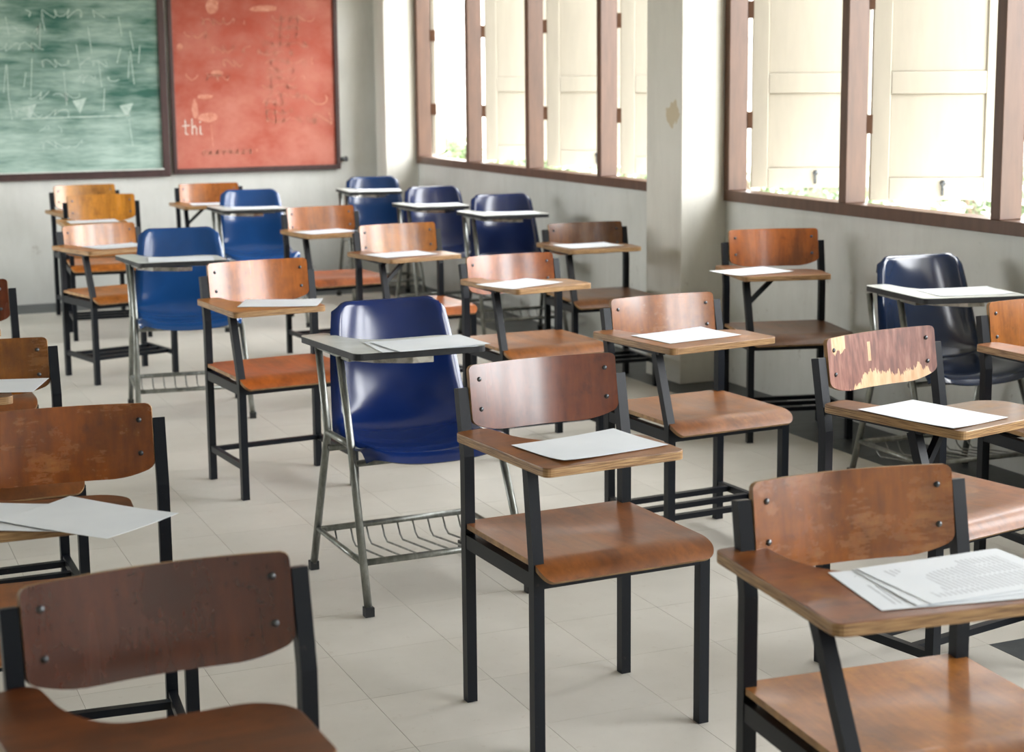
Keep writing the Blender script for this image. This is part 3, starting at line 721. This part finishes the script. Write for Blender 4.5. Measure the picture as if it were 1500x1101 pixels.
# ------------------------------------------------------------------ papers on the tablets
PAP = [
 ('W1', -.07, .165, -8, 'white sheet on the tablet of the reddish brown chair without a rack', 'paper'),
 ('W2', -.02, .095, 6, 'bottom printed sheet of the stack on the golden brown chair tablet', 'print'),
 ('W2', .035, .085, 1, 'middle printed sheet of the stack on the golden brown chair tablet', 'print'),
 ('W2', .05, .075, -4, 'top printed sheet of the stack on the golden brown chair tablet', 'print'),
 ('W4', -.12, .19, 24, 'sheet lying partly beneath the overhanging sheet on the scratched chair tablet', 'paper'),
 ('W4', .02, .26, 48, 'white sheet overhanging the tablet of the chair with scratched backrest', 'paper'),
 ('W6', .0, .075, 20, 'white sheet on the tablet of the chair with chipped seat edge', 'paper'),
 ('W8', -.08, .09, -4, 'white sheet on the tablet of the yellow-orange chair by the chalkboard', 'paper'),
 ('W9', -.03, .08, -6, 'white sheet on the tablet of the orange chair behind the brighter blue chair', 'paper'),
 ('W10', -.04, .12, 4, 'white sheet on the braced tablet of the chair under the red chalkboard', 'paper'),
 ('W11', -.04, .145, 28, 'white sheet on the tablet of the bright orange chair between blue chairs', 'paper'),
 ('W12', -.11, .13, -10, 'white sheet on the short tablet of the orange-brown chair by blue chairs', 'paper'),
 ('W13', -.11, .09, -8, 'white sheet on the braced tablet of the light orange chair', 'paper'),
 ('W14', -.15, .19, -20, 'white sheet on the long light tablet behind the worn shiny seat', 'paper'),
 ('W15', -.10, .07, -6, 'white sheet on the tablet of the chair beside the pillar', 'paper'),
 ('W16', -.07, .045, -6, 'white sheet on the long tablet of the chair with worn shiny seat', 'paper'),
 ('W17', -.19, .08, -22, 'white sheet on the tablet of the chair against the window wall', 'paper'),
 ('W18', -.165, .115, 88, 'white sheet on the tablet of the chair with peeling veneer', 'paper'),
 ('B6', -.02, .10, 4, 'lower white sheet on the grey tablet of the glossy blue chair', 'paper'),
 ('B6', .01, .11, -4, 'upper white sheet on the grey tablet of the glossy blue chair', 'paper'),
 ('B1', -.03, .15, 4, 'white sheet on the tablet of the brighter blue chair', 'paper'),
 ('B2', -.03, .10, 8, 'white sheet on the tablet of the blue chair before the red chalkboard', 'paper'),
 ('B3', -.03, .11, 10, 'white sheet on the tablet of the shaded blue chair in the corner', 'paper'),
 ('B4', -.06, .09, 5, 'white sheet on the tablet of the middle shaded blue chair', 'paper'),
 ('B5', -.03, .10, 6, 'white sheet on the tablet of the shaded blue chair next to the pillar', 'paper'),
 ('B7', -.04, .12, 8, 'white sheet on the black-edged tablet of the shade-darkened blue chair', 'paper'),
]
cnt = {}
for i, (n, cx, cf, ang, lab, mt) in enumerate(PAP):
    P = DATA.get(n) or B_DATA[n]; q = cnt.get(n, 0); cnt[n] = q + 1
    paper(P[:2], P[2], TZ[n] + .0006 + q * (.0014 if n == 'W2' else .0026), cx, cf, ang, lab, mt, seed=i, curl=.010 if n in ('W1', 'W17') else .0006 if n == 'W2' else .003)

# ------------------------------------------------------------------ outside: ground, hedge, building
struct(MB().box(-120, 120, -60, 160, -.75, -.65).build('ground', M['ground']))
def bush(x, y, rad, h, seed):
    rr = random.Random(seed); r = empty('hedge_bush', (x, y, -.65), 0)
    tag(r, 'leafy green bush growing outside below the windows', 'bush', 'bushes outside the windows')
    m = MB()
    for i in range(1500):
        d = Vector((rr.gauss(0, 1), rr.gauss(0, 1), rr.gauss(0, 1))).normalized() * rad * rr.uniform(.7, 1.0)
        c = Vector((d.x, d.y, h * .5 + d.z * h * .5 / rad)); a = Vector((rr.gauss(0, 1), rr.gauss(0, 1), rr.gauss(0, 1))).normalized(); b = a.orthogonal().normalized(); s = rr.uniform(.035, .075)
        m.add([c - a * s, c + b * s * .45, c + a * s, c - b * s * .45], [(0, 1, 2, 3)])
    f = m.build('foliage', M['leaf'], r); f['kind'] = 'stuff'
    for i in range(4):
        an = i * 1.6; MB().bar([(0, 0, 0), (math.cos(an) * rad * .3, math.sin(an) * rad * .3, h * .5), (math.cos(an) * rad * .6, math.sin(an) * rad * .6, h * .8)], .018, n=5).build('stem', M['bark'], r)
for i in range(12):
    bush(8.2 + (i % 2) * .5, 5.5 + i * 1.6, R.uniform(.66, .76), R.uniform(1.5, 1.62), i)
bd = empty('distant_building', (17, 34, -.65)); tag(bd, 'white two-storey building far outside the window', 'building')
MB().box(-5, 5, -4, 4, 0, 8).build('wall', M['building'], bd); MB().box(-5.5, 5.5, -4.5, 4.5, 8, 8.4).build('roof', M['building'], bd)
for i in range(4):
    for z in (1.6, 4.8):
        o = MB().box(-4.3 + i * 2.4, -2.9 + i * 2.4, -4.06, -3.98, z, z + 1.6).build('window', M['building'], bd)
        MB().box(-4.15 + i * 2.4, -3.05 + i * 2.4, -4.08, -4.05, z + .15, z + 1.45).build('pane', M['glass'], o)
